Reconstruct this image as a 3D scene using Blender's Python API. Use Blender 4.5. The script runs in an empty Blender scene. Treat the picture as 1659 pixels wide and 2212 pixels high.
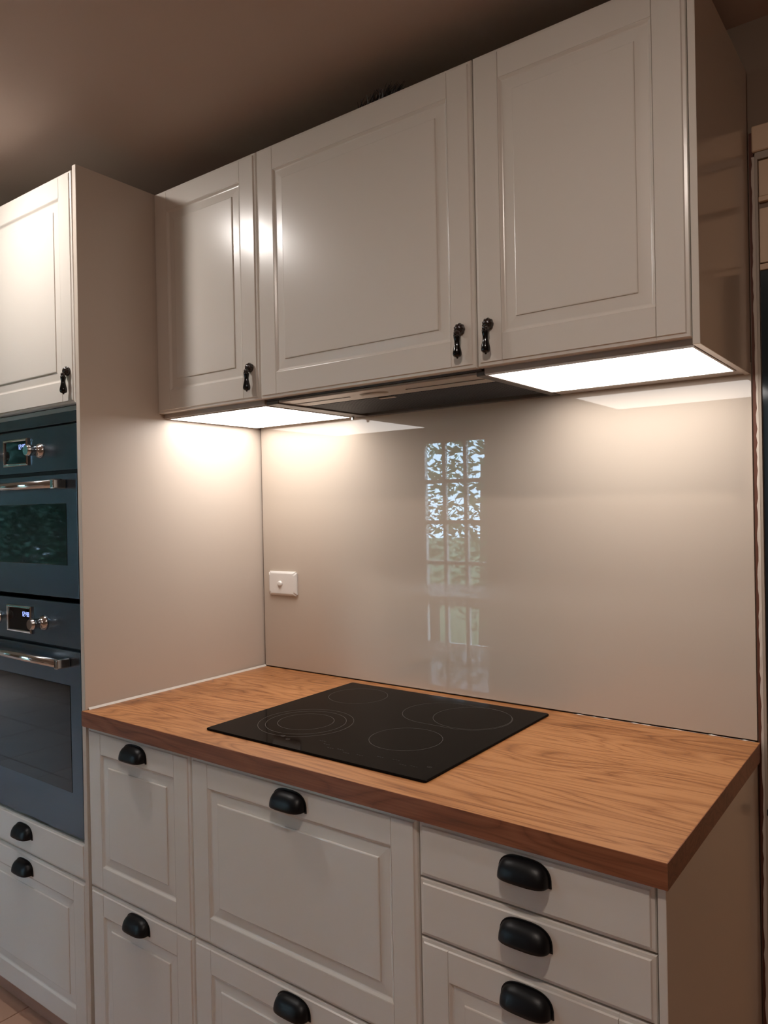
import bpy, bmesh, math, random
from mathutils import Vector, Matrix
random.seed(7)
SC = bpy.context.scene
COL = SC.collection

# ------------------------------------------------------------------ camera
cam_d = bpy.data.cameras.new('camera'); cam = bpy.data.objects.new('camera', cam_d); COL.objects.link(cam)
R_ = Vector((0.79999163, 0.59968286, -0.01984588)); U_ = Vector((0.01250436, 0.0164058, 0.99978722)); F_ = Vector((-0.59988085, 0.80006957, -0.00562585))
M_ = Matrix((( R_.x, U_.x, -F_.x, 1.7311), (R_.y, U_.y, -F_.y, -1.6709), (R_.z, U_.z, -F_.z, 1.4101), (0, 0, 0, 1)))
cam.matrix_world = M_
cam_d.sensor_fit = 'HORIZONTAL'; cam_d.sensor_width = 36.0; cam_d.lens = 36.0*1629.4/1659.0
cam_d.clip_start = 0.02; cam_d.clip_end = 200
SC.camera = cam

# ------------------------------------------------------------------ world: dim overcast sky seen through the far windows
w = bpy.data.worlds.new('sky'); SC.world = w; w.use_nodes = True
bg = w.node_tree.nodes['Background']; bg.inputs[0].default_value = (0.50, 0.75, 1.0, 1); bg.inputs[1].default_value = 24.0

# ------------------------------------------------------------------ lamp strengths (the emitters themselves are built with their fixtures)
LAMP_A = 420.0
LAMP_B = 550.0
LAMP_FILL = 110.0  # added fill lamp, lifts the base fronts and end panels
LED = 8.4          # light panels under the wall cabinets
vs = SC.view_settings
vs.view_transform = 'Standard'; vs.look = 'None'; vs.gamma = 1.0; vs.use_curve_mapping = False
vs.exposure = 0.0

# ------------------------------------------------------------------ materials
MATS = {}
def principled(name, col, rough=0.5, metal=0.0, spec=0.5, coat=0.0, coat_rough=0.05, bump=None, mottle=None, ior=1.5):
    m = bpy.data.materials.new(name); m.use_nodes = True
    nt = m.node_tree; b = nt.nodes['Principled BSDF']
    b.inputs['Base Color'].default_value = (*col, 1); b.inputs['Roughness'].default_value = rough
    b.inputs['Metallic'].default_value = metal; b.inputs['Specular IOR Level'].default_value = spec
    b.inputs['Coat Weight'].default_value = coat; b.inputs['Coat Roughness'].default_value = coat_rough
    b.inputs['IOR'].default_value = ior
    tc = nt.nodes.new('ShaderNodeTexCoord')
    if bump:
        sc, st, stretch = bump
        mp = nt.nodes.new('ShaderNodeMapping'); mp.inputs['Scale'].default_value = stretch
        nt.links.new(tc.outputs['Object'], mp.inputs[0])
        n = nt.nodes.new('ShaderNodeTexNoise'); n.inputs['Scale'].default_value = sc; n.inputs['Detail'].default_value = 3
        nt.links.new(mp.outputs[0], n.inputs['Vector'])
        bp = nt.nodes.new('ShaderNodeBump'); bp.inputs['Strength'].default_value = st; bp.inputs['Distance'].default_value = 0.001
        nt.links.new(n.outputs['Fac'], bp.inputs['Height']); nt.links.new(bp.outputs[0], b.inputs['Normal'])
    if mottle:
        sc, amt = mottle
        n = nt.nodes.new('ShaderNodeTexNoise'); n.inputs['Scale'].default_value = sc; n.inputs['Detail'].default_value = 4
        nt.links.new(tc.outputs['Object'], n.inputs['Vector'])
        r = nt.nodes.new('ShaderNodeValToRGB')
        r.color_ramp.elements[0].color = (*[c*(1-amt) for c in col], 1); r.color_ramp.elements[1].color = (*[min(1, c*(1+amt)) for c in col], 1)
        r.color_ramp.elements[0].position = 0.3; r.color_ramp.elements[1].position = 0.7
        nt.links.new(n.outputs['Fac'], r.inputs[0]); nt.links.new(r.outputs[0], b.inputs['Base Color'])
    MATS[name] = m
    return m
def emitter(name, col, st):
    m = bpy.data.materials.new(name); m.use_nodes = True; nt = m.node_tree
    nt.nodes.remove(nt.nodes['Principled BSDF'])
    e = nt.nodes.new('ShaderNodeEmission'); e.inputs[0].default_value = (*col, 1); e.inputs[1].default_value = st
    nt.links.new(e.outputs[0], nt.nodes['Material Output'].inputs[0]); MATS[name] = m; return m
def wood(name, dark, mid, light, rough, axis='x', scale=1.0):
    m = bpy.data.materials.new(name); m.use_nodes = True; nt = m.node_tree; L = nt.links
    b = nt.nodes['Principled BSDF']; b.inputs['Roughness'].default_value = rough
    tc = nt.nodes.new('ShaderNodeTexCoord')
    def mapping(s):
        mp = nt.nodes.new('ShaderNodeMapping'); mp.inputs['Scale'].default_value = s; L.new(tc.outputs['Object'], mp.inputs[0]); return mp
    # cathedral figure: rings of a slow, stretched noise
    m1 = mapping((0.9*scale, 5.5*scale, 5.5*scale))
    n1 = nt.nodes.new('ShaderNodeTexNoise'); n1.inputs['Scale'].default_value = 1.6; n1.inputs['Detail'].default_value = 2.0; n1.inputs['Distortion'].default_value = 0.35
    L.new(m1.outputs[0], n1.inputs['Vector'])
    mul = nt.nodes.new('ShaderNodeMath'); mul.operation = 'MULTIPLY'; mul.inputs[1].default_value = 34.0; L.new(n1.outputs['Fac'], mul.inputs[0])
    fr = nt.nodes.new('ShaderNodeMath'); fr.operation = 'PINGPONG'; fr.inputs[1].default_value = 1.0; L.new(mul.outputs[0], fr.inputs[0])
    # fine pores
    m2 = mapping((7*scale, 260*scale, 260*scale))
    n2 = nt.nodes.new('ShaderNodeTexNoise'); n2.inputs['Scale'].default_value = 1.0; n2.inputs['Detail'].default_value = 4.0
    L.new(m2.outputs[0], n2.inputs['Vector'])
    # plank to plank drift
    m3 = mapping((0.5, 9, 9))
    n3 = nt.nodes.new('ShaderNodeTexNoise'); n3.inputs['Scale'].default_value = 1.0; n3.inputs['Detail'].default_value = 2.0
    L.new(m3.outputs[0], n3.inputs['Vector'])
    pw = nt.nodes.new('ShaderNodeMath'); pw.operation = 'POWER'; pw.inputs[1].default_value = 0.45; L.new(fr.outputs[0], pw.inputs[0])
    a = nt.nodes.new('ShaderNodeMath'); a.operation = 'MULTIPLY'; a.inputs[1].default_value = 0.34; L.new(pw.outputs[0], a.inputs[0])
    c = nt.nodes.new('ShaderNodeMath'); c.operation = 'MULTIPLY_ADD'; c.inputs[1].default_value = 0.70; L.new(n2.outputs['Fac'], c.inputs[0]); L.new(a.outputs[0], c.inputs[2])
    d = nt.nodes.new('ShaderNodeMath'); d.operation = 'MULTIPLY_ADD'; d.inputs[1].default_value = 0.55; L.new(n3.outputs['Fac'], d.inputs[0]); L.new(c.outputs[0], d.inputs[2])
    r = nt.nodes.new('ShaderNodeValToRGB')
    e = r.color_ramp.elements; e[0].position = 0.52; e[0].color = (*dark, 1); e[1].position = 1.05; e[1].color = (*light, 1)
    k = e.new(0.78); k.color = (*mid, 1)
    L.new(d.outputs[0], r.inputs[0]); L.new(r.outputs[0], b.inputs['Base Color'])
    bp = nt.nodes.new('ShaderNodeBump'); bp.inputs['Strength'].default_value = 0.12; bp.inputs['Distance'].default_value = 0.0006
    L.new(n2.outputs['Fac'], bp.inputs['Height']); L.new(bp.outputs[0], b.inputs['Normal'])
    MATS[name] = m; return m
def pane_glass(name):
    m = bpy.data.materials.new(name); m.use_nodes = True; nt = m.node_tree; nt.nodes.remove(nt.nodes['Principled BSDF'])
    t = nt.nodes.new('ShaderNodeBsdfTransparent'); g = nt.nodes.new('ShaderNodeBsdfGlossy'); g.inputs['Roughness'].default_value = 0.0
    mx = nt.nodes.new('ShaderNodeMixShader'); mx.inputs[0].default_value = 0.07
    nt.links.new(t.outputs[0], mx.inputs[1]); nt.links.new(g.outputs[0], mx.inputs[2])
    nt.links.new(mx.outputs[0], nt.nodes['Material Output'].inputs[0]); MATS[name] = m; return m

WHITE = principled('cabinet_lacquer', (0.70, 0.645, 0.585), 0.24, bump=(350, 0.06, (1, 1, 1)))
CARC = principled('carcass_melamine', (0.62, 0.575, 0.52), 0.4)
GLOSSP = principled('gloss_panel', (0.68, 0.62, 0.555), 0.16)
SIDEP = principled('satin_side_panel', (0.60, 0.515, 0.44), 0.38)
SPLASH = principled('back_painted_glass', (0.55, 0.465, 0.385), 0.6, coat=1.0, coat_rough=0.0, spec=0.0)
STEEL = principled('brushed_steel', (0.145, 0.19, 0.235), 0.27, metal=1.0, bump=(60, 0.12, (0.6, 40, 40)))
STEELS = principled('polished_steel', (0.72, 0.72, 0.72), 0.12, metal=1.0)
BLACKGAP = principled('black_enamel', (0.008, 0.008, 0.009), 0.45)
OVENGLASS = principled('dark_oven_glass', (0.010, 0.012, 0.014), 0.03, spec=0.55)
SCREEN = principled('display_glass', (0.004, 0.005, 0.006), 0.04)
DIGITS = emitter('clock_digits_blue', (0.35, 0.45, 1.0), 1.6)
HOB = principled('black_ceramic_glass', (0.006, 0.005, 0.0045), 0.05, spec=0.10, ior=1.22)
MARK = principled('printed_ring_grey', (0.10, 0.09, 0.08), 0.4)
MARKF = principled('printed_mark_faint', (0.016, 0.014, 0.012), 0.4)
CUP = principled('matt_black_metal', (0.0035, 0.0035, 0.0045), 0.40, spec=0.3)
BRONZE = principled('dark_bronze_gloss', (0.020, 0.012, 0.010), 0.16, spec=0.7)
BLACKG = principled('black_gloss', (0.003, 0.003, 0.003), 0.12)
OAK = wood('oak_worktop', (0.165, 0.055, 0.016), (0.35, 0.137, 0.043), (0.50, 0.225, 0.085), 0.36)
OAKE = wood('oak_edge_band_shaded', (0.125, 0.036, 0.014), (0.215, 0.066, 0.026), (0.28, 0.095, 0.040), 0.42)  # edge veneer tone, with shade painted into it as well
SEAL = principled('white_silicone', (0.66, 0.60, 0.53), 0.45)
PLAST = principled('white_plastic', (0.78, 0.74, 0.70), 0.28)
HOODM = principled('hood_painted_metal', (0.42, 0.36, 0.30), 0.35)
HOODD = principled('hood_dark_rail', (0.10, 0.085, 0.075), 0.4)
MESHM = principled('grease_filter_metal', (0.075, 0.075, 0.085), 0.45, metal=0.6)
LENS = principled('frosted_lens', (0.42, 0.37, 0.31), 0.35)
DIFF = emitter('led_diffuser', (1.0, 0.945, 0.90), LED)
ALU = principled('led_rim', (0.50, 0.45, 0.41), 0.4)
CEIL = principled('ceiling_paint', (0.52, 0.405, 0.34), 0.75, mottle=(1.5, 0.03))
WALLM = principled('wall_paint', (0.26, 0.185, 0.135), 0.8, mottle=(2, 0.04))
TIMB = principled('raw_timber', (0.10, 0.028, 0.012), 0.7, bump=(40, 0.4, (4, 4, 0.4)))
PLASTER = principled('broken_plaster', (0.55, 0.47, 0.40), 0.9, bump=(120, 0.6, (1, 1, 1)))
JOIN = principled('cream_joinery', (0.66, 0.47, 0.31), 0.5)
GREYF = principled('grey_frame_paint', (0.36, 0.29, 0.23), 0.5)
BLUEG = principled('blue_grey_glass', (0.020, 0.030, 0.036), 0.12)
TILEM = principled('floor_tile', (0.62, 0.385, 0.275), 0.35, mottle=(3, 0.08))
GROUT = principled('grout', (0.28, 0.22, 0.18), 0.9)
PLINTH = principled('plinth_board', (0.42, 0.235, 0.165), 0.45)
GLASS = pane_glass('window_pane')
WFRAME = principled('white_window_paint', (0.60, 0.56, 0.52), 0.5)
LEAF = principled('leaf_green', (0.10, 0.27, 0.15), 0.5, mottle=(3, 0.5))
LEAFD = principled('leaf_green_dimmed', (0.018, 0.060, 0.040), 0.5, mottle=(3, 0.5))  # leaf colour darkened to dim the garden's reflection in the ovens
BARK = principled('bark', (0.06, 0.045, 0.03), 0.9)
GRASS = principled('lawn', (0.06, 0.12, 0.04), 0.9)
TABLE = principled('pale_table_top', (0.62, 0.56, 0.50), 0.35)
TUFT = principled('dark_tuft', (0.006, 0.005, 0.004), 0.35)
TUFTL = principled('pale_tuft', (0.35, 0.33, 0.29), 0.4)
LAMPA = emitter('lamp_globe_cool', (1.0, 0.94, 0.89), LAMP_A)
LAMPB = emitter('lamp_globe_warm', (1.0, 0.87, 0.77), LAMP_B)
LAMPFILL = emitter('lamp_globe_added_fill', (1.0, 0.90, 0.80), LAMP_FILL)

# ------------------------------------------------------------------ object helpers
WL = {}
def _wl(p): return WL.get(p.name, Vector((0, 0, 0))) if p else Vector((0, 0, 0))
def thing(name, label, cat, loc, group=None):
    o = bpy.data.objects.new(name, None); COL.objects.link(o); o.empty_display_size = 0.05
    o.location = loc; WL[o.name] = Vector(loc)
    o['label'] = label; o['category'] = cat
    if group: o['group'] = group
    return o
def tag(o, label, cat, group=None):
    o['label'] = label; o['category'] = cat
    if group: o['group'] = group
    return o
def link(name, me, parent=None, loc=(0, 0, 0)):
    o = bpy.data.objects.new(name, me); COL.objects.link(o)
    if parent is not None: o.parent = parent
    WL[o.name] = Vector(loc); o.location = Vector(loc) - _wl(parent)
    return o
def emit(name, bm, mat, parent=None, smooth=False, label=None, recenter=True):
    """bmesh in world coordinates -> object whose origin is the base centre of the mesh"""
    bmesh.ops.recalc_face_normals(bm, faces=bm.faces[:])
    c = Vector((0, 0, 0))
    if recenter:
        xs = [v.co for v in bm.verts]
        lo = Vector([min(v[i] for v in xs) for i in range(3)]); hi = Vector([max(v[i] for v in xs) for i in range(3)])
        c = Vector(((lo.x+hi.x)/2, (lo.y+hi.y)/2, lo.z))
        bmesh.ops.translate(bm, verts=bm.verts[:], vec=-c)
    me = bpy.data.meshes.new(name); bm.to_mesh(me); bm.free()
    mats = mat if isinstance(mat, (list, tuple)) else [mat]
    for q in mats: me.materials.append(q)
    if smooth:
        for p in me.polygons: p.use_smooth = True
    o = link(name, me, parent, c)
    if label: o['label'] = label
    return o
def structure(o): o['kind'] = 'structure'; return o
def add_box(bm, x0, x1, y0, y1, z0, z1, bev=0.0, seg=1, mi=0):
    r = bmesh.ops.create_cube(bm, size=1.0); vs_ = r['verts']
    bmesh.ops.scale(bm, vec=(x1-x0, y1-y0, z1-z0), verts=vs_)
    bmesh.ops.translate(bm, vec=((x0+x1)/2, (y0+y1)/2, (z0+z1)/2), verts=vs_)
    fs = set(f for v in vs_ for f in v.link_faces)
    for f in fs: f.material_index = mi
    if bev > 0:
        es = list(set(e for v in vs_ for e in v.link_edges))
        bmesh.ops.bevel(bm, geom=es, offset=bev, segments=seg, profile=0.5, affect='EDGES')
def box(name, x0, x1, y0, y1, z0, z1, mat, parent=None, bev=0.0, seg=1, label=None):
    bm = bmesh.new(); add_box(bm, x0, x1, y0, y1, z0, z1, bev, seg)
    return emit(name, bm, mat, parent, label=label)
def loops(bm, ls, y0, cap=True, back=True):
    """ls: (x0,x1,z0,z1,depth) rectangles strung together; depth goes into +y from y0"""
    prev = None
    for (a, b, c, d, dep) in ls:
        cur = [bm.verts.new((x, y0+dep, z)) for x, z in ((a, c), (b, c), (b, d), (a, d))]
        if prev:
            for i in range(4): bm.faces.new((prev[i], prev[(i+1) % 4], cur[(i+1) % 4], cur[i]))
        elif back: bm.faces.new(cur[::-1])
        prev = cur
    if cap: bm.faces.new(prev)
def lathe(bm, prof, n=20, axis='z', cx=0, cy=0, cz=0, mi=0):
    rings = []
    for r, h in prof:
        ring = []
        for i in range(n):
            a = 2*math.pi*i/n; u, v = r*math.cos(a), r*math.sin(a)
            p = {'z': (cx+u, cy+v, cz+h), 'y': (cx+u, cy-h, cz+v), 'x': (cx+h, cy+u, cz+v)}[axis]
            ring.append(bm.verts.new(p))
        rings.append(ring)
    for k in range(len(rings)-1):
        for i in range(n):
            f = bm.faces.new((rings[k][i], rings[k][(i+1) % n], rings[k+1][(i+1) % n], rings[k+1][i])); f.material_index = mi; f.smooth = True
    for ring in (rings[0][::-1], rings[-1]):
        f = bm.faces.new(ring); f.material_index = mi
    return rings

# ------------------------------------------------------------------ levels (metres; the splashback face is y = 0, the oven cabinet side is x = 0)
CEIL_Z = 2.378
WT, WB = 0.9195, 0.882            # worktop top and underside
YB = -0.6195                       # face of base fronts
YU = -0.388                        # face of wall cabinet doors
U0, U1 = 1.677, 2.278              # wall cabinet doors
RX0, RX1, RY0 = -7.0, 3.2, -3.05   # room

# ------------------------------------------------------------------ setting
floor = structure(box('floor', RX0, RX1, RY0-0.1, 0.1, -0.12, -0.004, GROUT))
tile_me = None
TS = 0.45
ny = 7; nx = int((RX1-RX0)/TS)
for i in range(nx):
    for j in range(ny):
        x = RX1-(i+0.5)*TS; y = -0.02-(j+0.5)*TS*0.96
        if tile_me is None:
            bm = bmesh.new(); add_box(bm, -TS/2+0.002, TS/2-0.002, -TS*0.48+0.002, TS*0.48-0.002, -0.006, 0.0, 0.001)
            tile_me = bpy.data.meshes.new('tile'); bm.to_mesh(tile_me); bm.free(); tile_me.materials.append(TILEM)
        link('tile', tile_me, floor, (x, y, 0.0))
structure(box('ceiling', RX0-0.1, RX1+0.1, RY0-0.1, 0.1, CEIL_Z, CEIL_Z+0.1, CEIL))
wall_back = structure(box('wall_back', RX0, RX1, 0.0085, 0.1, 0.0, CEIL_Z, WALLM))
structure(box('wall_left', RX0-0.1, RX0, RY0-0.1, 0.1, -0.1, CEIL_Z, WALLM))
structure(box('wall_right', RX1, RX1+0.1, RY0-0.1, 0.1, -0.1, CEIL_Z, WALLM))
# wall behind the viewer with the glazed door and the wide window (seen mirrored in the splashback and the ovens)
DX0, DX1, DZ1 = -1.53, -0.84, 1.97
WX0, WX1, WZ0, WZ1 = -6.40, -4.15, 0.80, 2.18
bm = bmesh.new()
for (a, b, c, d) in ((RX0, WX0, 0, CEIL_Z), (WX0, WX1, 0, WZ0), (WX0, WX1, WZ1, CEIL_Z), (WX1, DX0, 0, CEIL_Z), (DX0, DX1, DZ1, CEIL_Z), (DX1, RX1, 0, CEIL_Z)):
    add_box(bm, a, b, RY0-0.1, RY0, c, d)
structure(emit('wall_front', bm, WALLM))
def glazed(name, x0, x1, z0, z1, cols, rows, stile, top, bot, bar, mat):
    y0, y1 = RY0-0.075, RY0-0.035
    bm = bmesh.new()
    add_box(bm, x0, x0+stile, y0, y1, z0, z1); add_box(bm, x1-stile, x1, y0, y1, z0, z1)
    add_box(bm, x0+stile, x1-stile, y0, y1, z0, z0+bot); add_box(bm, x0+stile, x1-stile, y0, y1, z1-top, z1)
    root = structure(emit(name, bm, mat))
    gx0, gx1, gz0, gz1 = x0+stile, x1-stile, z0+bot, z1-top
    pw = (gx1-gx0-(cols-1)*bar)/cols; ph = (gz1-gz0-(rows-1)*bar)/rows
    for c in range(1, cols):
        x = gx0+c*pw+(c-1)*bar; box('glazing_bar', x, x+bar, y0+0.005, y1-0.005, gz0, gz1, mat, root)
    for c in range(cols):
        for r in range(rows):
            x = gx0+c*(pw+bar); z = gz0+r*(ph+bar)
            box('pane', x, x+pw, y0+0.017, y0+0.021, z, z+ph, GLASS, root)
            if r: box('glazing_bar', x, x+pw, y0+0.005, y1-0.005, z-bar, z, mat, root)
    return root
glazed('door_2', DX0+0.002, DX1-0.002, 0.002, DZ1-0.002, 3, 6, 0.085, 0.08, 0.09, 0.028, WFRAME)
glazed('window_1', WX0+0.002, WX1-0.002, WZ0+0.002, WZ1-0.002, 1, 1, 0.05, 0.05, 0.05, 0.05, WFRAME)

# right of the kitchen run: bare timber edge, broken plaster, and the old cream joinery with its narrow dark glass
bm = bmesh.new(); add_box(bm, 1.4155, 1.4235, 0.001, 0.0084, 0.0, 2.15)
structure(emit('trim_1', bm, TIMB))
bm = bmesh.new()
n = 150; pv = None
for i in range(n+1):
    z = 0.0+2.10*i/n; xl = 1.4207+random.uniform(-0.0013, 0.0013)+0.0010*math.sin(z*9.0); zz = z
    cur = [bm.verts.new((xl, 0.0084, zz)), bm.verts.new((xl+0.0004, -0.0015+random.uniform(-0.0006, 0.0006), zz)), bm.verts.new((1.4262, -0.0020, zz)), bm.verts.new((1.4262, 0.0084, zz))]
    if pv:
        for k in range(4): bm.faces.new((pv[k], pv[(k+1) % 4], cur[(k+1) % 4], cur[k]))
    else: bm.faces.new(cur[::-1])
    pv = cur
bm.faces.new(pv)
structure(emit('trim_2', bm, PLASTER))
structure(box('trim_3', 1.4215, 1.90, -0.004, 0.008, 2.109, 2.161, JOIN, bev=0.002))   # head moulding
bm = bmesh.new()
add_box(bm, 1.4265, 1.4315, -0.002, 0.008, 0.0, 2.094); add_box(bm, 1.4265, 1.90, 0.0, 0.008, 2.094, 2.108)
d1 = structure(emit('door_1', bm, GREYF))
box('panel', 1.4325, 1.90, 0.004, 0.0082, 2.020, 2.092, JOIN, d1, 0.001)
box('rail', 1.4325, 1.90, -0.002, 0.0082, 2.008, 2.018, JOIN, d1, 0.001)
box('panel', 1.4325, 1.90, 0.004, 0.0082, 1.887, 1.996, JOIN, d1, 0.001)
box('rail', 1.4325, 1.90, 0.001, 0.0082, 1.872, 1.884, JOIN, d1, 0.001)
box('pane', 1.4325, 1.4670, 0.004, 0.0082, 0.962, 1.871, BLUEG, d1, 0.0005)
box('stile', 1.4680, 1.90, 0.002, 0.0082, 0.962, 1.871, JOIN, d1, 0.001)
box('rail', 1.4325, 1.90, 0.001, 0.0082, 0.935, 0.961, JOIN, d1, 0.001)
box('panel', 1.4325, 1.90, 0.004, 0.0082, 0.02, 0.934, JOIN, d1, 0.001)
box('latch', 1.4300, 1.4450, -0.008, 0.0035, 0.775, 0.789, BLACKGAP, d1, 0.002)

# ------------------------------------------------------------------ handles (shared meshes)
def cup_mesh():
    bm = bmesh.new(); W, H, D, N = 0.0420, 0.0318, 0.0245, 3.2
    nt_, nf = 26, 10
    def sheet(W, H, D):
        g = []
        for i in range(nt_+1):
            t = math.sin((i/nt_-0.5)*math.pi); rho = max(0.0, 1-abs(t)**N)**(1/N); row = []
            for k in range(nf+1):
                f = k/nf*math.pi/2
                row.append(bm.verts.new((W*t, -D*rho*math.sin(f)-0.002, H*rho*math.cos(f))))
            g.append(row)
        for i in range(nt_):
            for k in range(nf):
                try: fc = bm.faces.new((g[i][k], g[i+1][k], g[i+1][k+1], g[i][k+1])); fc.smooth = True
                except ValueError: pass
        return g
    a = sheet(W, H, D); b = sheet(W-0.002, H-0.002, D-0.002)
    for i in range(nt_):
        bm.faces.new((a[i][nf], a[i+1][nf], b[i+1][nf], b[i][nf]))
    # thin flange on the door, with a foot at each end
    N2 = 2.9; fo = []; 
    for rr, dy in ((1.0, 0.0), (1.0, -0.0022)):
        ring = []
        for i in range(nt_+1):
            t = math.sin((i/nt_-0.5)*math.pi)
            ring.append(bm.verts.new((0.0447*t, dy, 0.0345*max(0.0, 1-abs(t)**N2)**(1/N2)-(0.0028 if i in (0, nt_) else 0.0))))
        fo.append(ring)
    inn = []
    for dy in (0.0, -0.0022):
        inn.append([bm.verts.new((0.0400*math.sin((i/nt_-0.5)*math.pi), dy, 0.0293*max(0.0, 1-abs(math.sin((i/nt_-0.5)*math.pi))**N2)**(1/N2)-(0.0028 if i in (0, nt_) else 0.0))) for i in range(nt_+1)])
    for i in range(nt_):
        bm.faces.new((fo[0][i], fo[0][i+1], fo[1][i+1], fo[1][i])); bm.faces.new((fo[1][i], fo[1][i+1], inn[1][i+1], inn[1][i]))
        bm.faces.new((inn[0][i], inn[0][i+1], inn[1][i+1], inn[1][i])); bm.faces.new((fo[0][i], fo[0][i+1], inn[0][i+1], inn[0][i]))
    bmesh.ops.remove_doubles(bm, verts=bm.verts[:], dist=1e-5)
    bmesh.ops.recalc_face_normals(bm, faces=bm.faces[:])
    me = bpy.data.meshes.new('cup_handle'); bm.to_mesh(me); bm.free(); me.materials.append(CUP); return me
CUPM = cup_mesh()
def rosette_mesh():
    bm = bmesh.new(); n = 40
    rings = []
    for k, (r, h) in enumerate([(0.0105, 0.0), (0.0112, 0.003), (0.0108, 0.007), (0.0090, 0.0105), (0.0060, 0.0130), (0.0022, 0.0145)]):
        ring = []
        for i in range(n):
            a = 2*math.pi*i/n; q = r*(1+0.09*math.cos(9*a)*(1 if 0 < k < 5 else 0.3))
            ring.append(bm.verts.new((q*math.cos(a), -h, q*math.sin(a))))
        rings.append(ring)
    for k in range(len(rings)-1):
        for i in range(n):
            f = bm.faces.new((rings[k][i], rings[k][(i+1) % n], rings[k+1][(i+1) % n], rings[k+1][i])); f.smooth = True
    bm.faces.new(rings[-1]); bm.faces.new(rings[0][::-1])
    # knuckle the drop hangs from, with small beads
    lathe(bm, [(0.0030, -0.006), (0.0048, -0.004), (0.0050, 0.0), (0.0048, 0.004), (0.0030, 0.006)], 14, 'x', 0, -0.0140, -0.0090)
    for sx in (-0.0035, 0.0035):
        lathe(bm, [(0.0006, -0.0030), (0.0022, -0.0018), (0.0026, 0.0), (0.0022, 0.0018), (0.0006, 0.0030)], 10, 'z', sx, -0.0170, -0.0140)
    bmesh.ops.recalc_face_normals(bm, faces=bm.faces[:])
    me = bpy.data.meshes.new('rosette'); bm.to_mesh(me); bm.free(); me.materials.append(BRONZE); return me
def drop_mesh():
    bm = bmesh.new()
    lathe(bm, [(0.0030, -0.0125), (0.0062, -0.0140), (0.0070, -0.0165), (0.0064, -0.0200), (0.0054, -0.0255), (0.0056, -0.0310), (0.0068, -0.0370), (0.0082, -0.0430), (0.0090, -0.0480), (0.0088, -0.0520), (0.0072, -0.0550), (0.0045, -0.0562), (0.0022, -0.0566), (0.0024, -0.0580), (0.0008, -0.0594)], 22, 'z', 0, -0.0140, 0)
    bmesh.ops.recalc_face_normals(bm, faces=bm.faces[:])
    me = bpy.data.meshes.new('drop'); bm.to_mesh(me); bm.free(); me.materials.append(BLACKG); return me
ROSM, DROPM = rosette_mesh(), drop_mesh()

# ------------------------------------------------------------------ cabinet fronts
TH = 0.019; SW = 0.055; RW = 0.0575
EDGE = [(0.0, 0.0065), (0.0016, 0.0035), (0.0066, 0.0026), (0.0082, 0.0)]   # moulded outer edge: inset, depth
def front(name, x0, x1, z0, z1, yf, parent, framed=True, mat=WHITE):
    g = 0.0015; x0 += g; x1 -= g; z0 += g; z1 -= g
    if not framed:
        bm = bmesh.new()
        loops(bm, [(x0, x1, z0, z1, TH)]+[(x0+i, x1-i, z0+i, z1-i, d) for i, d in EDGE], yf)
        return emit(name, bm, mat, parent)
    e = 0.0002
    bm = bmesh.new()
    prof = [(0.0, TH-0.002), (0.0, 0.0003), (0.0012, 0.0006), (0.0050, 0.0042), (0.0068, 0.0050), (0.0085, 0.0052), (0.0290, 0.0036), (0.0296, 0.0014), (0.0312, 0.0008)]
    loops(bm, [(x0+SW+e+i, x1-SW-e-i, z0+RW+e+i, z1-RW-e-i, d) for i, d in prof], yf)
    o = emit(name, bm, mat, parent)
    for s in (0, 1):
        a, b = (x0, x0+SW) if s == 0 else (x1-SW, x1)
        ls = [(a, b, z0, z1, TH)]
        for k, (i, d) in enumerate(EDGE):
            c = 0.0007 if k == 3 else 0.0
            ls.append((a+i, b-c, z0+i, z1-i, d) if s == 0 else (a+c, b-i, z0+i, z1-i, d))
        bm = bmesh.new(); loops(bm, ls, yf); emit('stile', bm, mat, o)
        a, b = (z0, z0+RW) if s == 0 else (z1-RW, z1)
        xa, xb = x0+SW+e, x1-SW-e
        ls = [(xa, xb, a, b, TH)]
        for k, (i, d) in enumerate(EDGE):
            c = 0.0007 if k == 3 else 0.0
            ls.append((xa+c, xb-c, a+i, b, d) if s == 0 else (xa+c, xb-c, a, b-i, d))
        bm = bmesh.new(); loops(bm, ls, yf); emit('rail', bm, mat, o)
    return o
def cup(o, x, ztop, yf):
    h = link('cup_handle', CUPM, o, (x, yf, ztop-0.0460)); h['label'] = 'black metal cup handle'; return h
def pendant(o, x, z, yf):
    r = link('handle_rosette', ROSM, o, (x, yf, z)); r['label'] = 'ribbed dark bronze rosette'
    d = link('handle_drop', DROPM, o, (x, yf, z)); d['label'] = 'glossy black hanging handle drop'

# ------------------------------------------------------------------ tall oven cabinet
TX0, TX1 = -0.614, -0.016
tall = thing('oven_cabinet', 'tall cream oven cabinet holding two built-in ovens at the left', 'cabinet', ((TX0+TX1)/2, -0.3, 0))
YT = YB
bm = bmesh.new(); add_box(bm, TX1+0.0005, 0.0, YT, 0.006, 0.0, U1, 0.0006)
for v in bm.verts:                                   # the panel stands a little out of square
    k = max(0.0, min(1.0, v.co.y/YT)); h = v.co.z/U1
    v.co.x += -0.006+k*(0.013*h)
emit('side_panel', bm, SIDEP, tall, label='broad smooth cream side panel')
box('carcass_side', TX0, TX0+0.016, -0.598, 0.006, 0.08, U1-0.003, CARC, tall)
box('carcass_side', TX1-0.012, TX1-0.006, -0.598, 0.006, 0.08, U1-0.003, CARC, tall)
for z in (0.082, 0.572, 1.676, U1-0.021):
    box('shelf', TX0+0.017, TX1-0.013, -0.596, 0.004, z, z+0.012, CARC, tall)
box('plinth', TX0, TX1, -0.575, -0.560, 0.001, 0.079, PLINTH, tall, label='brown recessed plinth board')
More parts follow.
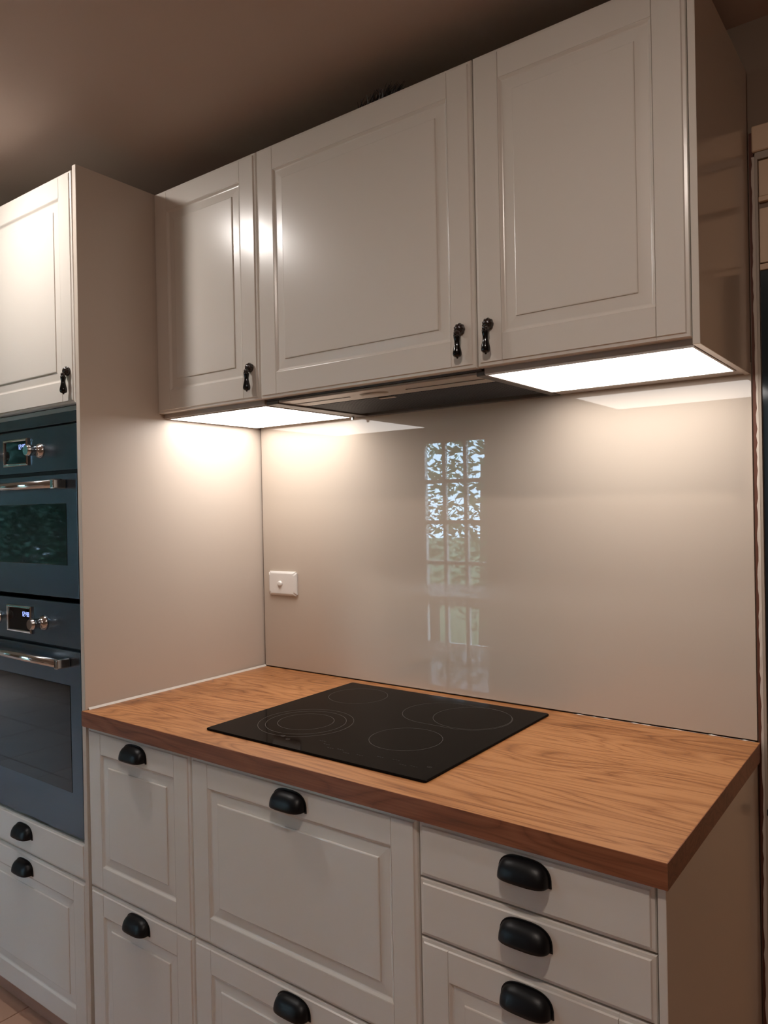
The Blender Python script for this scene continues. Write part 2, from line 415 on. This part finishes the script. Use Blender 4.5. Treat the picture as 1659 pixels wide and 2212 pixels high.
dt = front('door', TX0, TX1-0.001, 1.687, U1-0.004, YT, tall)
pendant(dt, -0.045, 1.7700, YT)
f1 = front('drawer_front', TX0, TX1-0.001, 0.481, 0.581, YT, tall, False); cup(f1, -0.315, 0.575, YT)
f2 = front('drawer_front', TX0, TX1-0.001, 0.081, 0.481, YT, tall); cup(f2, -0.315, 0.477, YT)

# ------------------------------------------------------------------ ovens
SEG = {'0': 'abcdef', '1': 'bc', '2': 'abged', '4': 'fgbc', '6': 'afgedc', '8': 'abcdefg'}
def digits(text, x, z, y, h, parent):
    bm = bmesh.new(); wd = h*0.52; t = h*0.13
    for ch in text:
        if ch == ':':
            for q in (0.3, 0.7): add_box(bm, x, x+t, y, y+0.0004, z+h*q-t/2, z+h*q+t/2)
            x += t*2.2; continue
        segs = {'a': (x, x+wd, z+h-t, z+h), 'g': (x, x+wd, z+h/2-t/2, z+h/2+t/2), 'd': (x, x+wd, z, z+t), 'f': (x, x+t, z+h/2, z+h), 'b': (x+wd-t, x+wd, z+h/2, z+h), 'e': (x, x+t, z, z+h/2), 'c': (x+wd-t, x+wd, z, z+h/2)}
        for s in SEG[ch]:
            a, b, c, d = segs[s]; add_box(bm, a, b, y, y+0.0004, c, d)
        x += wd+t*1.5
    return emit('clock_digits', bm, DIGITS, parent, label='glowing blue clock digits')
def knob(x, z, y, root):
    bm = bmesh.new()
    lathe(bm, [(0.0205, 0.0), (0.0205, 0.002), (0.0195, 0.004), (0.0155, 0.010), (0.0135, 0.0115), (0.0135, 0.030), (0.0146, 0.0305), (0.0146, 0.0335), (0.0138, 0.0340), (0.0138, 0.0395), (0.0125, 0.0410)], 32, 'y', x, y, z)
    return emit('knob', bm, STEELS, root, label='polished steel control knob')
OX0, OX1 = TX0+0.004, -0.0185
OC = (OX0+OX1)/2
YO = -0.617
def oven(name, label, z0, zc0, zc1, zd1, gz0, gz1, hz, text, strip=None):
    top = strip[1] if strip else zc1
    root = thing(name, label, 'oven', (OC, -0.3, z0))
    box('housing', TX0+0.018, TX1-0.0135, -0.5955, -0.05, z0+0.003, top-0.004, BLACKGAP, root)
    box('face_frame', OX0, OX1, -0.6035, -0.5965, z0, top-0.001, BLACKGAP, root, label='black gap frame')
    if strip: box('vent_strip', OX0+0.001, OX1, YO, -0.604, strip[0], strip[1], STEEL, root, 0.0008)
    cp = box('control_panel', OX0+0.001, OX1, YO, -0.604, zc0, zc1, STEEL, root, 0.0010, 2)
    dr = box('oven_door', OX0+0.001, OX1, YO-0.003, -0.604, z0, zd1, STEEL, root, 0.0012, 2)
    gx0, gx1 = OX0+0.050, OX1-0.048
    bm = bmesh.new(); loops(bm, [(gx0, gx1, gz0, gz1, 0.0), (gx0+0.001, gx1-0.001, gz0+0.001, gz1-0.001, -0.0008)], YO-0.003-0.0002)
    emit('window', bm, OVENGLASS, dr, label='dark reflective oven window')
    # towel-bar handle with flared rectangular ends
    bm = bmesh.new()
    hx0, hx1 = OX0+0.050, OX1-0.049; yh = YO-0.003-0.026
    lathe(bm, [(0.0105, hx0+0.006), (0.0105, hx1-0.006)], 24, 'x', 0, yh, hz)
    for s in (0, 1):
        xa, xb = (hx0-0.004, hx0+0.012) if s == 0 else (hx1-0.012, hx1+0.004)
        add_box(bm, xa, xb, yh-0.0105, YO-0.0032, hz-0.0125, hz+0.0125, 0.003, 2)
    emit('door_handle', bm, STEELS, dr, label='polished steel bar handle')
    # clock display in a chromed raised frame
    zm = (zc0+zc1)/2; dx0, dx1, dz0, dz1 = OC-0.064, OC+0.064, zm-0.036, zm+0.036
    bm = bmesh.new()
    prof = [(-0.001, 0.0), (-0.001, -0.004), (0.001, -0.006), (0.004, -0.0063), (0.0060, -0.0050), (0.0065, -0.0012)]
    loops(bm, [(dx0+i, dx1-i, dz0+i, dz1-i, d) for i, d in prof], YO-0.0002, cap=False, back=False)
    dp = emit('display', bm, STEELS, root, label='square chromed display frame')
    box('screen', dx0+0.0066, dx1-0.0066, YO-0.0022, YO-0.0004, dz0+0.0066, dz1-0.0066, SCREEN, dp)
    digits(text, dx0+0.076, dz0+0.044, YO-0.0028, 0.0130, dp)
    knob(OC+0.123, zm-0.002, YO-0.0002, root); knob(OC-0.123, zm-0.002, YO-0.0002, root)
    return root
oven('compact_oven', 'compact stainless steel oven, the upper of the two built-in ovens', 1.196, 1.523, 1.638, 1.513, 1.279, 1.438, 1.487, '12:46', (1.643, 1.671))
oven('wall_oven', 'full-height stainless steel oven below the compact oven', 0.590, 1.068, 1.183, 1.061, 0.699, 0.973, 1.032, '12:48')

# ------------------------------------------------------------------ base cabinets
X1, X2, X3 = 0.400, 1.000, 1.400
def base_cab(label, x0, x1, fronts):
    root = thing('base_cabinet', label, 'cabinet', ((x0+x1)/2, -0.3, 0), 'base cabinets under the worktop')
    box('carcass', x0+0.0008, x1-0.0008, -0.598, -0.001, 0.081, WB-0.0015, CARC, root)
    box('plinth', x0+0.0005, x1-0.0005, -0.575, -0.560, 0.001, 0.079, PLINTH, root)
    for z0, z1, fr in fronts:
        f = front('drawer_front', x0, x1, z0, z1, YB, root, fr); cup(f, (x0+x1)/2, z1 - (0.0 if z1 < 0.86 else 0.0), YB)
    return root
base_cab('narrow cream base cabinet with two panelled drawers beside the ovens', 0.0025, X1, ((0.081, 0.481, True), (0.481, 0.8795, True)))
base_cab('wide cream base cabinet with two deep drawers under the cooktop', X1, X2, ((0.081, 0.481, True), (0.481, 0.8795, True)))
base_cab('cream base cabinet with two shallow flat drawers at the right end', X2, X3, ((0.081, 0.381, True), (0.381, 0.681, True), (0.681, 0.7815, False), (0.7815, 0.8795, False)))
tag(box('cover_panel', X3+0.0015, 1.4135, YB, -0.001, 0.001, WB-0.0008, GLOSSP, None, 0.0006), 'cream end panel under the right end of the worktop', 'panel', 'end panels')

# ------------------------------------------------------------------ worktop
wt = thing('worktop', 'thick oak worktop with dark shade-toned edge running from ovens to right end', 'worktop', (0.71, -0.315, WB))
WX0_, WX1_, WY0 = 0.0006, 1.4190, -0.6295
bm = bmesh.new(); add_box(bm, WX0_, WX1_-0.0011, WY0+0.0011, -0.0008, WB, WT)
emit('slab', bm, OAK, wt)
bm = bmesh.new(); add_box(bm, -0.0025, WX1_, WY0, WY0+0.0010, WB, WT-0.0002)
add_box(bm, -0.0025, 0.0004, WY0+0.001, YB-0.0006, WB, WT-0.0002)
emit('front_edge', bm, OAKE, wt, label='oak edge band along the front, darker by veneer and painted shade')
box('end_edge', WX1_-0.0010, WX1_, WY0+0.0011, -0.0008, WB, WT-0.0002, OAKE, wt)
bm = bmesh.new(); loops_v = []
for (x, z) in ((0.0002, WT+0.0001), (0.0055, WT+0.0001), (0.0002, WT+0.0050)):
    loops_v.append((bm.verts.new((x, -0.612, z)), bm.verts.new((x, -0.0012, z))))
for k in range(3): bm.faces.new((loops_v[k][0], loops_v[(k+1) % 3][0], loops_v[(k+1) % 3][1], loops_v[k][1]))
bm.faces.new([q[0] for q in loops_v]); bm.faces.new([q[1] for q in loops_v])
emit('sealant_bead', bm, SEAL, wt, label='white sealant bead along the oven cabinet')
bm = bmesh.new(); pv = None
for i in range(61):
    x = 1.02+0.39*i/60; h = max(0.0, 0.0014*math.sin(i*0.9)*math.sin(i*0.37)+random.uniform(-0.0010, 0.0005)); dpt = 0.0004+h*1.4
    cur = [bm.verts.new((x, -0.0009, WT+0.0001)), bm.verts.new((x, -0.0009-dpt, WT+0.0001)), bm.verts.new((x, -0.0009, WT+0.0003+h))]
    if pv:
        for k in range(3): bm.faces.new((pv[k], pv[(k+1) % 3], cur[(k+1) % 3], cur[k]))
    pv = cur
emit('sealant_bead', bm, SEAL, wt, label='ragged smear of sealant at the back right')

# ------------------------------------------------------------------ splashback
sb = thing('splashback', 'glossy beige glass splashback above the worktop', 'splashback', (0.707, 0.003, WT))
box('glass_sheet', 0.0006, 1.4133, 0.0, 0.0065, WT+0.0030, 1.690, SPLASH, sb, 0.0004)

# ------------------------------------------------------------------ cooktop
HX0, HX1, HY0, HY1 = 0.390, 0.982, -0.565, -0.046
hob = thing('cooktop', 'black ceramic glass cooktop set on the oak worktop', 'cooktop', ((HX0+HX1)/2, (HY0+HY1)/2, WT))
bm = bmesh.new()
def rrect(x0, x1, y0, y1, r, z, n=5):
    out = []
    for cx, cy, a0 in ((x1-r, y1-r, 0), (x0+r, y1-r, 90), (x0+r, y0+r, 180), (x1-r, y0+r, 270)):
        for k in range(n+1):
            a = math.radians(a0+90*k/n); out.append((cx+r*math.cos(a), cy+r*math.sin(a), z))
    return out
ZH = WT+0.0052
pv = None
for ins, z in ((0.0015, WT+0.0002), (0.0, WT+0.0015), (0.0, ZH-0.0012), (0.0012, ZH)):
    cur = [bm.verts.new(p) for p in rrect(HX0+ins, HX1-ins, HY0+ins, HY1-ins, 0.006, z)]
    if pv:
        for k in range(len(cur)): bm.faces.new((pv[k], pv[(k+1) % len(cur)], cur[(k+1) % len(cur)], cur[k]))
    else: bm.faces.new(cur[::-1])
    pv = cur
bm.faces.new(pv); emit('glass_plate', bm, HOB, hob)
def ring_marks(pts_fn, name='burner_ring', wdt=0.0007, n=96):
    bm = bmesh.new(); a = []; 
    P = [pts_fn(2*math.pi*i/n) for i in range(n)]
    for i in range(n):
        p0 = Vector(P[i-1]); p1 = Vector(P[(i+1) % n]); t = (p1-p0).normalized(); nn = Vector((t.y, -t.x))
        p = Vector(P[i]); q = p+nn*wdt
        a.append([bm.verts.new((*p, ZH+0.00005)), bm.verts.new((*q, ZH+0.00005)), bm.verts.new((*q, ZH+0.0002)), bm.verts.new((*p, ZH+0.0002))])
    for i in range(n):
        c, d = a[i], a[(i+1) % n]
        for k in range(4): bm.faces.new((c[k], d[k], d[(k+1) % 4], c[(k+1) % 4]))
    return emit(name, bm, MARK, hob)
for cx, cy, r in ((0.501, -0.157, 0.076), (0.5505, -0.4085, 0.1085), (0.5505, -0.4085, 0.0915), (0.547, -0.405, 0.064), (0.813, -0.386, 0.077), (0.850, -0.174, 0.0895)):
    ring_marks(lambda t, cx=cx, cy=cy, r=r: (cx+r*math.cos(t), cy+r*math.sin(t)))
def oval(t):      # the roasting zone that widens the back right ring to the left
    cx0, cx1, cy, r = 0.770, 0.850, -0.178, 0.0925
    x, y = r*math.cos(t), r*math.sin(t)
    return ((cx1 if x > 0 else cx0)+x, cy+y)
ring_marks(oval)
bm = bmesh.new()
for (x, y) in ((0.668, -0.494), (0.690, -0.506), (0.712, -0.520), (0.735, -0.516), (0.758, -0.526), (0.790, -0.522), (0.830, -0.508), (0.866, -0.505), (0.892, -0.520), (0.915, -0.516)):
    for k in range(3): add_box(bm, x+k*0.006, x+k*0.006+0.004, y, y+0.0014, ZH+0.00005, ZH+0.0002)
for (x, y) in ((0.575, -0.517), (0.600, -0.528), (0.944, -0.506)):
    add_box(bm, x, x+0.010, y, y+0.0015, ZH+0.00005, ZH+0.0002); add_box(bm, x, x+0.010, y+0.006, y+0.0075, ZH+0.00005, ZH+0.0002)
    add_box(bm, x, x+0.0015, y, y+0.0075, ZH+0.00005, ZH+0.0002); add_box(bm, x+0.0085, x+0.010, y, y+0.0075, ZH+0.00005, ZH+0.0002)
o = emit('touch_control_marks', bm, MARKF, hob, label='faint printed touch control marks'); o['kind'] = 'stuff'

# ------------------------------------------------------------------ wall cabinets
CB = 1.6685    # underside of the carcasses
def wall_cab(label, x0, x1, hx):
    root = thing('wall_cabinet', label, 'cabinet', ((x0+x1)/2, -0.19, CB), 'wall cabinets above the worktop')
    box('carcass', x0+0.0006, x1-0.0006, -0.3665, -0.0003, 1.692, U1-0.001, CARC, root)
    d = front('door', x0, x1, U0, U1, YU, root); pendant(d, hx, 1.7575, YU)
    return root
wall_cab('narrow cream wall cabinet with panelled door next to oven cabinet', 0.0008, X1, 0.3710)
wall_cab('widest cream wall cabinet, above the range hood', X1, X2, 0.9660)
wall_cab('cream wall cabinet with panelled door at the right end', X2, X3, 1.0290)
tag(box('cover_panel', X3+0.0012, 1.4130, YU, -0.0004, 1.665, U1, GLOSSP, None, 0.0006), 'glossy cream end panel closing the right wall cabinet', 'panel', 'end panels')

# ------------------------------------------------------------------ light panels under the outer wall cabinets
def led(label, x0, x1, y0, y1, bx0, bx1):
    root = thing('under_cabinet_light', label, 'light', ((x0+x1)/2, (y0+y1)/2, 1.666), 'light panels under the wall cabinets')
    box('housing', bx0, bx1, -0.3660, -0.0006, 1.6675, 1.6915, ALU, root)
    bm = bmesh.new()
    for (a, b, c, d) in ((x0-0.004, x0, y0-0.004, y1+0.004), (x1, x1+0.004, y0-0.004, y1+0.004), (x0, x1, y0-0.004, y0), (x0, x1, y1, y1+0.004)):
        add_box(bm, a, b, c, d, 1.6650, 1.6674)
    emit('rim', bm, ALU, root)
    box('diffuser', x0+0.0002, x1-0.0002, y0+0.0002, y1-0.0002, 1.6655, 1.6674, DIFF, root, label='glowing white diffuser')
led('glowing white light panel under the narrow wall cabinet by the ovens', 0.014, 0.388, -0.355, -0.030, 0.0012, 0.3945)
led('glowing white light panel under the right-hand wall cabinet', 1.012, 1.3945, -0.362, -0.066, 1.0055, 1.4002)

# ------------------------------------------------------------------ range hood built in under the middle wall cabinet
hd = thing('range_hood', 'slim built-in range hood under the middle wall cabinet', 'hood', (0.7, -0.19, CB))
box('housing', 0.402, 0.998, -0.3640, -0.0006, 1.6750, 1.6915, HOODD, hd)
fs = box('front_strip', 0.408, 0.992, -0.3620, -0.2660, 1.6690, 1.6745, HOODM, hd, 0.001)
box('groove', 0.440, 0.620, -0.3150, -0.3100, 1.6680, 1.6689, HOODD, fs)
box('groove', 0.780, 0.975, -0.3150, -0.3100, 1.6680, 1.6689, HOODD, fs)
bm = bmesh.new(); rr = []
for h, q in ((0.0, 1.0), (-0.002, 0.97), (-0.0035, 0.80)):
    rr.append([bm.verts.new((0.690+0.040*q*math.cos(2*math.pi*i/28), -0.312+0.018*q*math.sin(2*math.pi*i/28), 1.6689+h)) for i in range(28)])
for k in range(2):
    for i in range(28): bm.faces.new((rr[k][i], rr[k][(i+1) % 28], rr[k+1][(i+1) % 28], rr[k+1][i]))
bm.faces.new(rr[0]); bm.faces.new(rr[2])
emit('lamp_lens', bm, LENS, fs, label='oval unlit lamp lens')
ff = box('filter', 0.440, 0.985, -0.2640, -0.0450, 1.6700, 1.6745, MESHM, hd, label='dark grease filter')
bm = bmesh.new()
for i in range(90): add_box(bm, 0.443+i*0.006, 0.4455+i*0.006, -0.2610, -0.0480, 1.6688, 1.6699)
o = emit('filter_ribs', bm, MESHM, ff); o['kind'] = 'stuff'
box('filter_latch', 0.660, 0.705, -0.2560, -0.2440, 1.6665, 1.6686, HOODM, ff, 0.0004)
box('slide_rail', 0.3990, 0.4390, -0.3640, -0.0200, 1.6655, 1.6745, HOODD, hd, 0.001)
box('slide_rail', 0.9860, 1.0040, -0.3640, -0.0200, 1.6655, 1.6745, HOODD, hd, 0.001)
box('back_rail', 0.3990, 1.0040, -0.0195, -0.0010, 1.6655, 1.6745, HOODD, hd, 0.001)
box('clip', 0.3985, 0.4045, -0.0380, -0.0300, 1.6560, 1.6653, STEELS, hd, 0.001, label='small shiny metal clip')

# ------------------------------------------------------------------ light switch
sw = thing('light_switch', 'white wall switch with one round button on the splashback', 'switch', (0.088, -0.006, 1.147))
bm = bmesh.new()
loops(bm, [(0.0300, 0.1460, 1.1475, 1.2200, 0.0), (0.0290, 0.1470, 1.1465, 1.2210, -0.004), (0.0300, 0.1460, 1.1475, 1.2200, -0.0065), (0.0345, 0.1415, 1.1520, 1.2155, -0.0095), (0.0365, 0.1395, 1.1540, 1.2135, -0.0100)], -0.0002)
es = [e for e in bm.edges if abs(e.verts[0].co.y-e.verts[1].co.y) > 1e-5]
bmesh.ops.bevel(bm, geom=es, offset=0.004, segments=3, affect='EDGES')
emit('switch_plate', bm, PLAST, sw)
bm = bmesh.new(); lathe(bm, [(0.0092, 0.0), (0.0092, 0.0012), (0.0080, 0.0018), (0.0080, 0.0040), (0.0066, 0.0052), (0.0030, 0.0056)], 28, 'y', 0.0815, -0.0103, 1.1830)
emit('button', bm, PLAST, sw)

# ------------------------------------------------------------------ dark tufted bundle on top of the middle wall cabinet
tf = thing('tufted_bundle', 'dark bristly tufted bundle lying on top of the middle wall cabinet', 'decoration', (0.74, -0.33, U1))
def strands(name, n, mat, x0, x1, rad, seed):
    rnd = random.Random(seed); bm = bmesh.new()
    for i in range(n):
        x = rnd.uniform(x0, x1); u = (x-0.69)/0.12
        h = (0.035+0.007*rnd.random())*max(0.35, 1-abs(u-0.5)**2*1.2)
        p = Vector((x, -0.335+rnd.uniform(-0.015, 0.015), U1+0.001)); dx, dy = rnd.uniform(0.0, 0.035), rnd.uniform(-0.014, 0.014)
        pv = None
        for k in range(5):
            s = k/4; c = p+Vector((dx*s*s, dy*s, h*s)); r = rad*(1-0.75*s)
            cur = [bm.verts.new(c+Vector((r*math.cos(a), r*math.sin(a), 0))) for a in (0, 2.09, 4.19)]
            if pv:
                for q in range(3): bm.faces.new((pv[q], pv[(q+1) % 3], cur[(q+1) % 3], cur[q]))
            pv = cur
    return emit(name, bm, mat, tf)
o = strands('bristles', 260, TUFT, 0.690, 0.790, 0.0016, 1); o['kind'] = 'stuff'
strands('pale_strands', 5, TUFTL, 0.690, 0.702, 0.0010, 5)

# ------------------------------------------------------------------ ceiling lamps (just out of the picture, mirrored in the lacquer; the third is an added fill)
def ceiling_lamp(label, x, y, mat, r=0.042):
    root = thing('ceiling_lamp', label, 'lamp', (x, y, CEIL_Z-0.05), 'ceiling lamps')
    bm = bmesh.new(); lathe(bm, [(0.055, -0.0002), (0.055, -0.006), (0.046, -0.010)], 32, 'z', x, y, CEIL_Z)
    emit('base', bm, PLAST, root)
    bm = bmesh.new(); lathe(bm, [(r*math.cos(a), -0.0102-r*math.sin(a)*0.22) for a in [k*math.pi/2/7*0.98 for k in range(8)]], 24, 'z', x, y, CEIL_Z)
    emit('globe', bm, mat, root, True)
ceiling_lamp('small round ceiling lamp in front of the oven cabinet', -0.195, -0.955, LAMPA)
ceiling_lamp('small round ceiling lamp in front of the right base cabinet', 1.44, -1.45, LAMPB)
ceiling_lamp('added unseen fill lamp on the ceiling behind the viewer near the right wall', 2.5, -2.5, LAMPFILL)  # unseen lamp, added only to brighten the cabinet fronts

# ------------------------------------------------------------------ table behind the viewer and the garden outside (seen only as reflections)
tb = thing('dining_table', 'pale high table standing behind the viewer', 'table', (-0.3, -2.3, 0))
box('table_top', -1.1, 0.35, -2.62, -2.02, 0.86, 0.89, TABLE, tb, 0.003)
for x in (-1.04, 0.29):
    for y in (-2.57, -2.07): box('leg', x-0.025, x+0.025, y-0.025, y+0.025, 0.0005, 0.8595, TABLE, tb, 0.003)
lawn = structure(box('ground', -25, 12, -30, RY0-0.11, -0.25, -0.15, GRASS))
def tree(label, x, y, h, rx, seed, nleaf=3000, leaf=LEAF):
    rnd = random.Random(seed)
    root = thing('garden_tree', label, 'tree', (x, y, -0.15), 'trees outside the windows')
    bm = bmesh.new(); lathe(bm, [(0.11, 0.0), (0.08, 0.8), (0.05, h*0.75)], 10, 'z', x, y, -0.149)
    emit('trunk', bm, BARK, root)
    vs_, fs_ = [], []
    for i in range(nleaf):
        while True:
            u = Vector((rnd.uniform(-1, 1), rnd.uniform(-1, 1), rnd.uniform(-1, 1)))
            if 0.12 < u.length < 1: break
        c = Vector((x+u.x*rx, y+u.y*rx*0.7, 0.05+h*0.5+u.z*h*0.5)); s = rnd.uniform(0.03, 0.075)
        a = Vector((rnd.gauss(0, 1), rnd.gauss(0, 1), rnd.gauss(0, 0.6))).normalized(); b = a.orthogonal().normalized()
        k = len(vs_); vs_ += [c-a*s, c+b*s*0.45, c+a*s, c-b*s*0.45]; fs_.append((k, k+1, k+2, k+3))
    me = bpy.data.meshes.new('foliage'); me.from_pydata([tuple(v-Vector((x, y, -0.15))) for v in vs_], [], fs_); me.materials.append(leaf)
    o = link('foliage', me, root, (x, y, -0.15)); o['kind'] = 'stuff'
for i, (x, y, h, rx, nl) in enumerate(((-2.1, -5.2, 2.7, 0.95, 2000), (-4.3, -6.6, 3.4, 1.15, 2000), (-6.3, -4.7, 3.4, 0.85, 12000), (-8.4, -4.9, 3.6, 1.1, 15000), (-11.2, -6.0, 3.8, 1.4, 15000))):
    tree(('leafy green tree outside the glazed door', 'second leafy tree outside the glazed door', 'leafy tree outside the near end of the wide window', 'leafy tree outside the middle of the wide window', 'tall leafy tree farthest along the garden')[i], x, y, h, rx, 20+i, nl, LEAF if i < 2 else LEAFD)
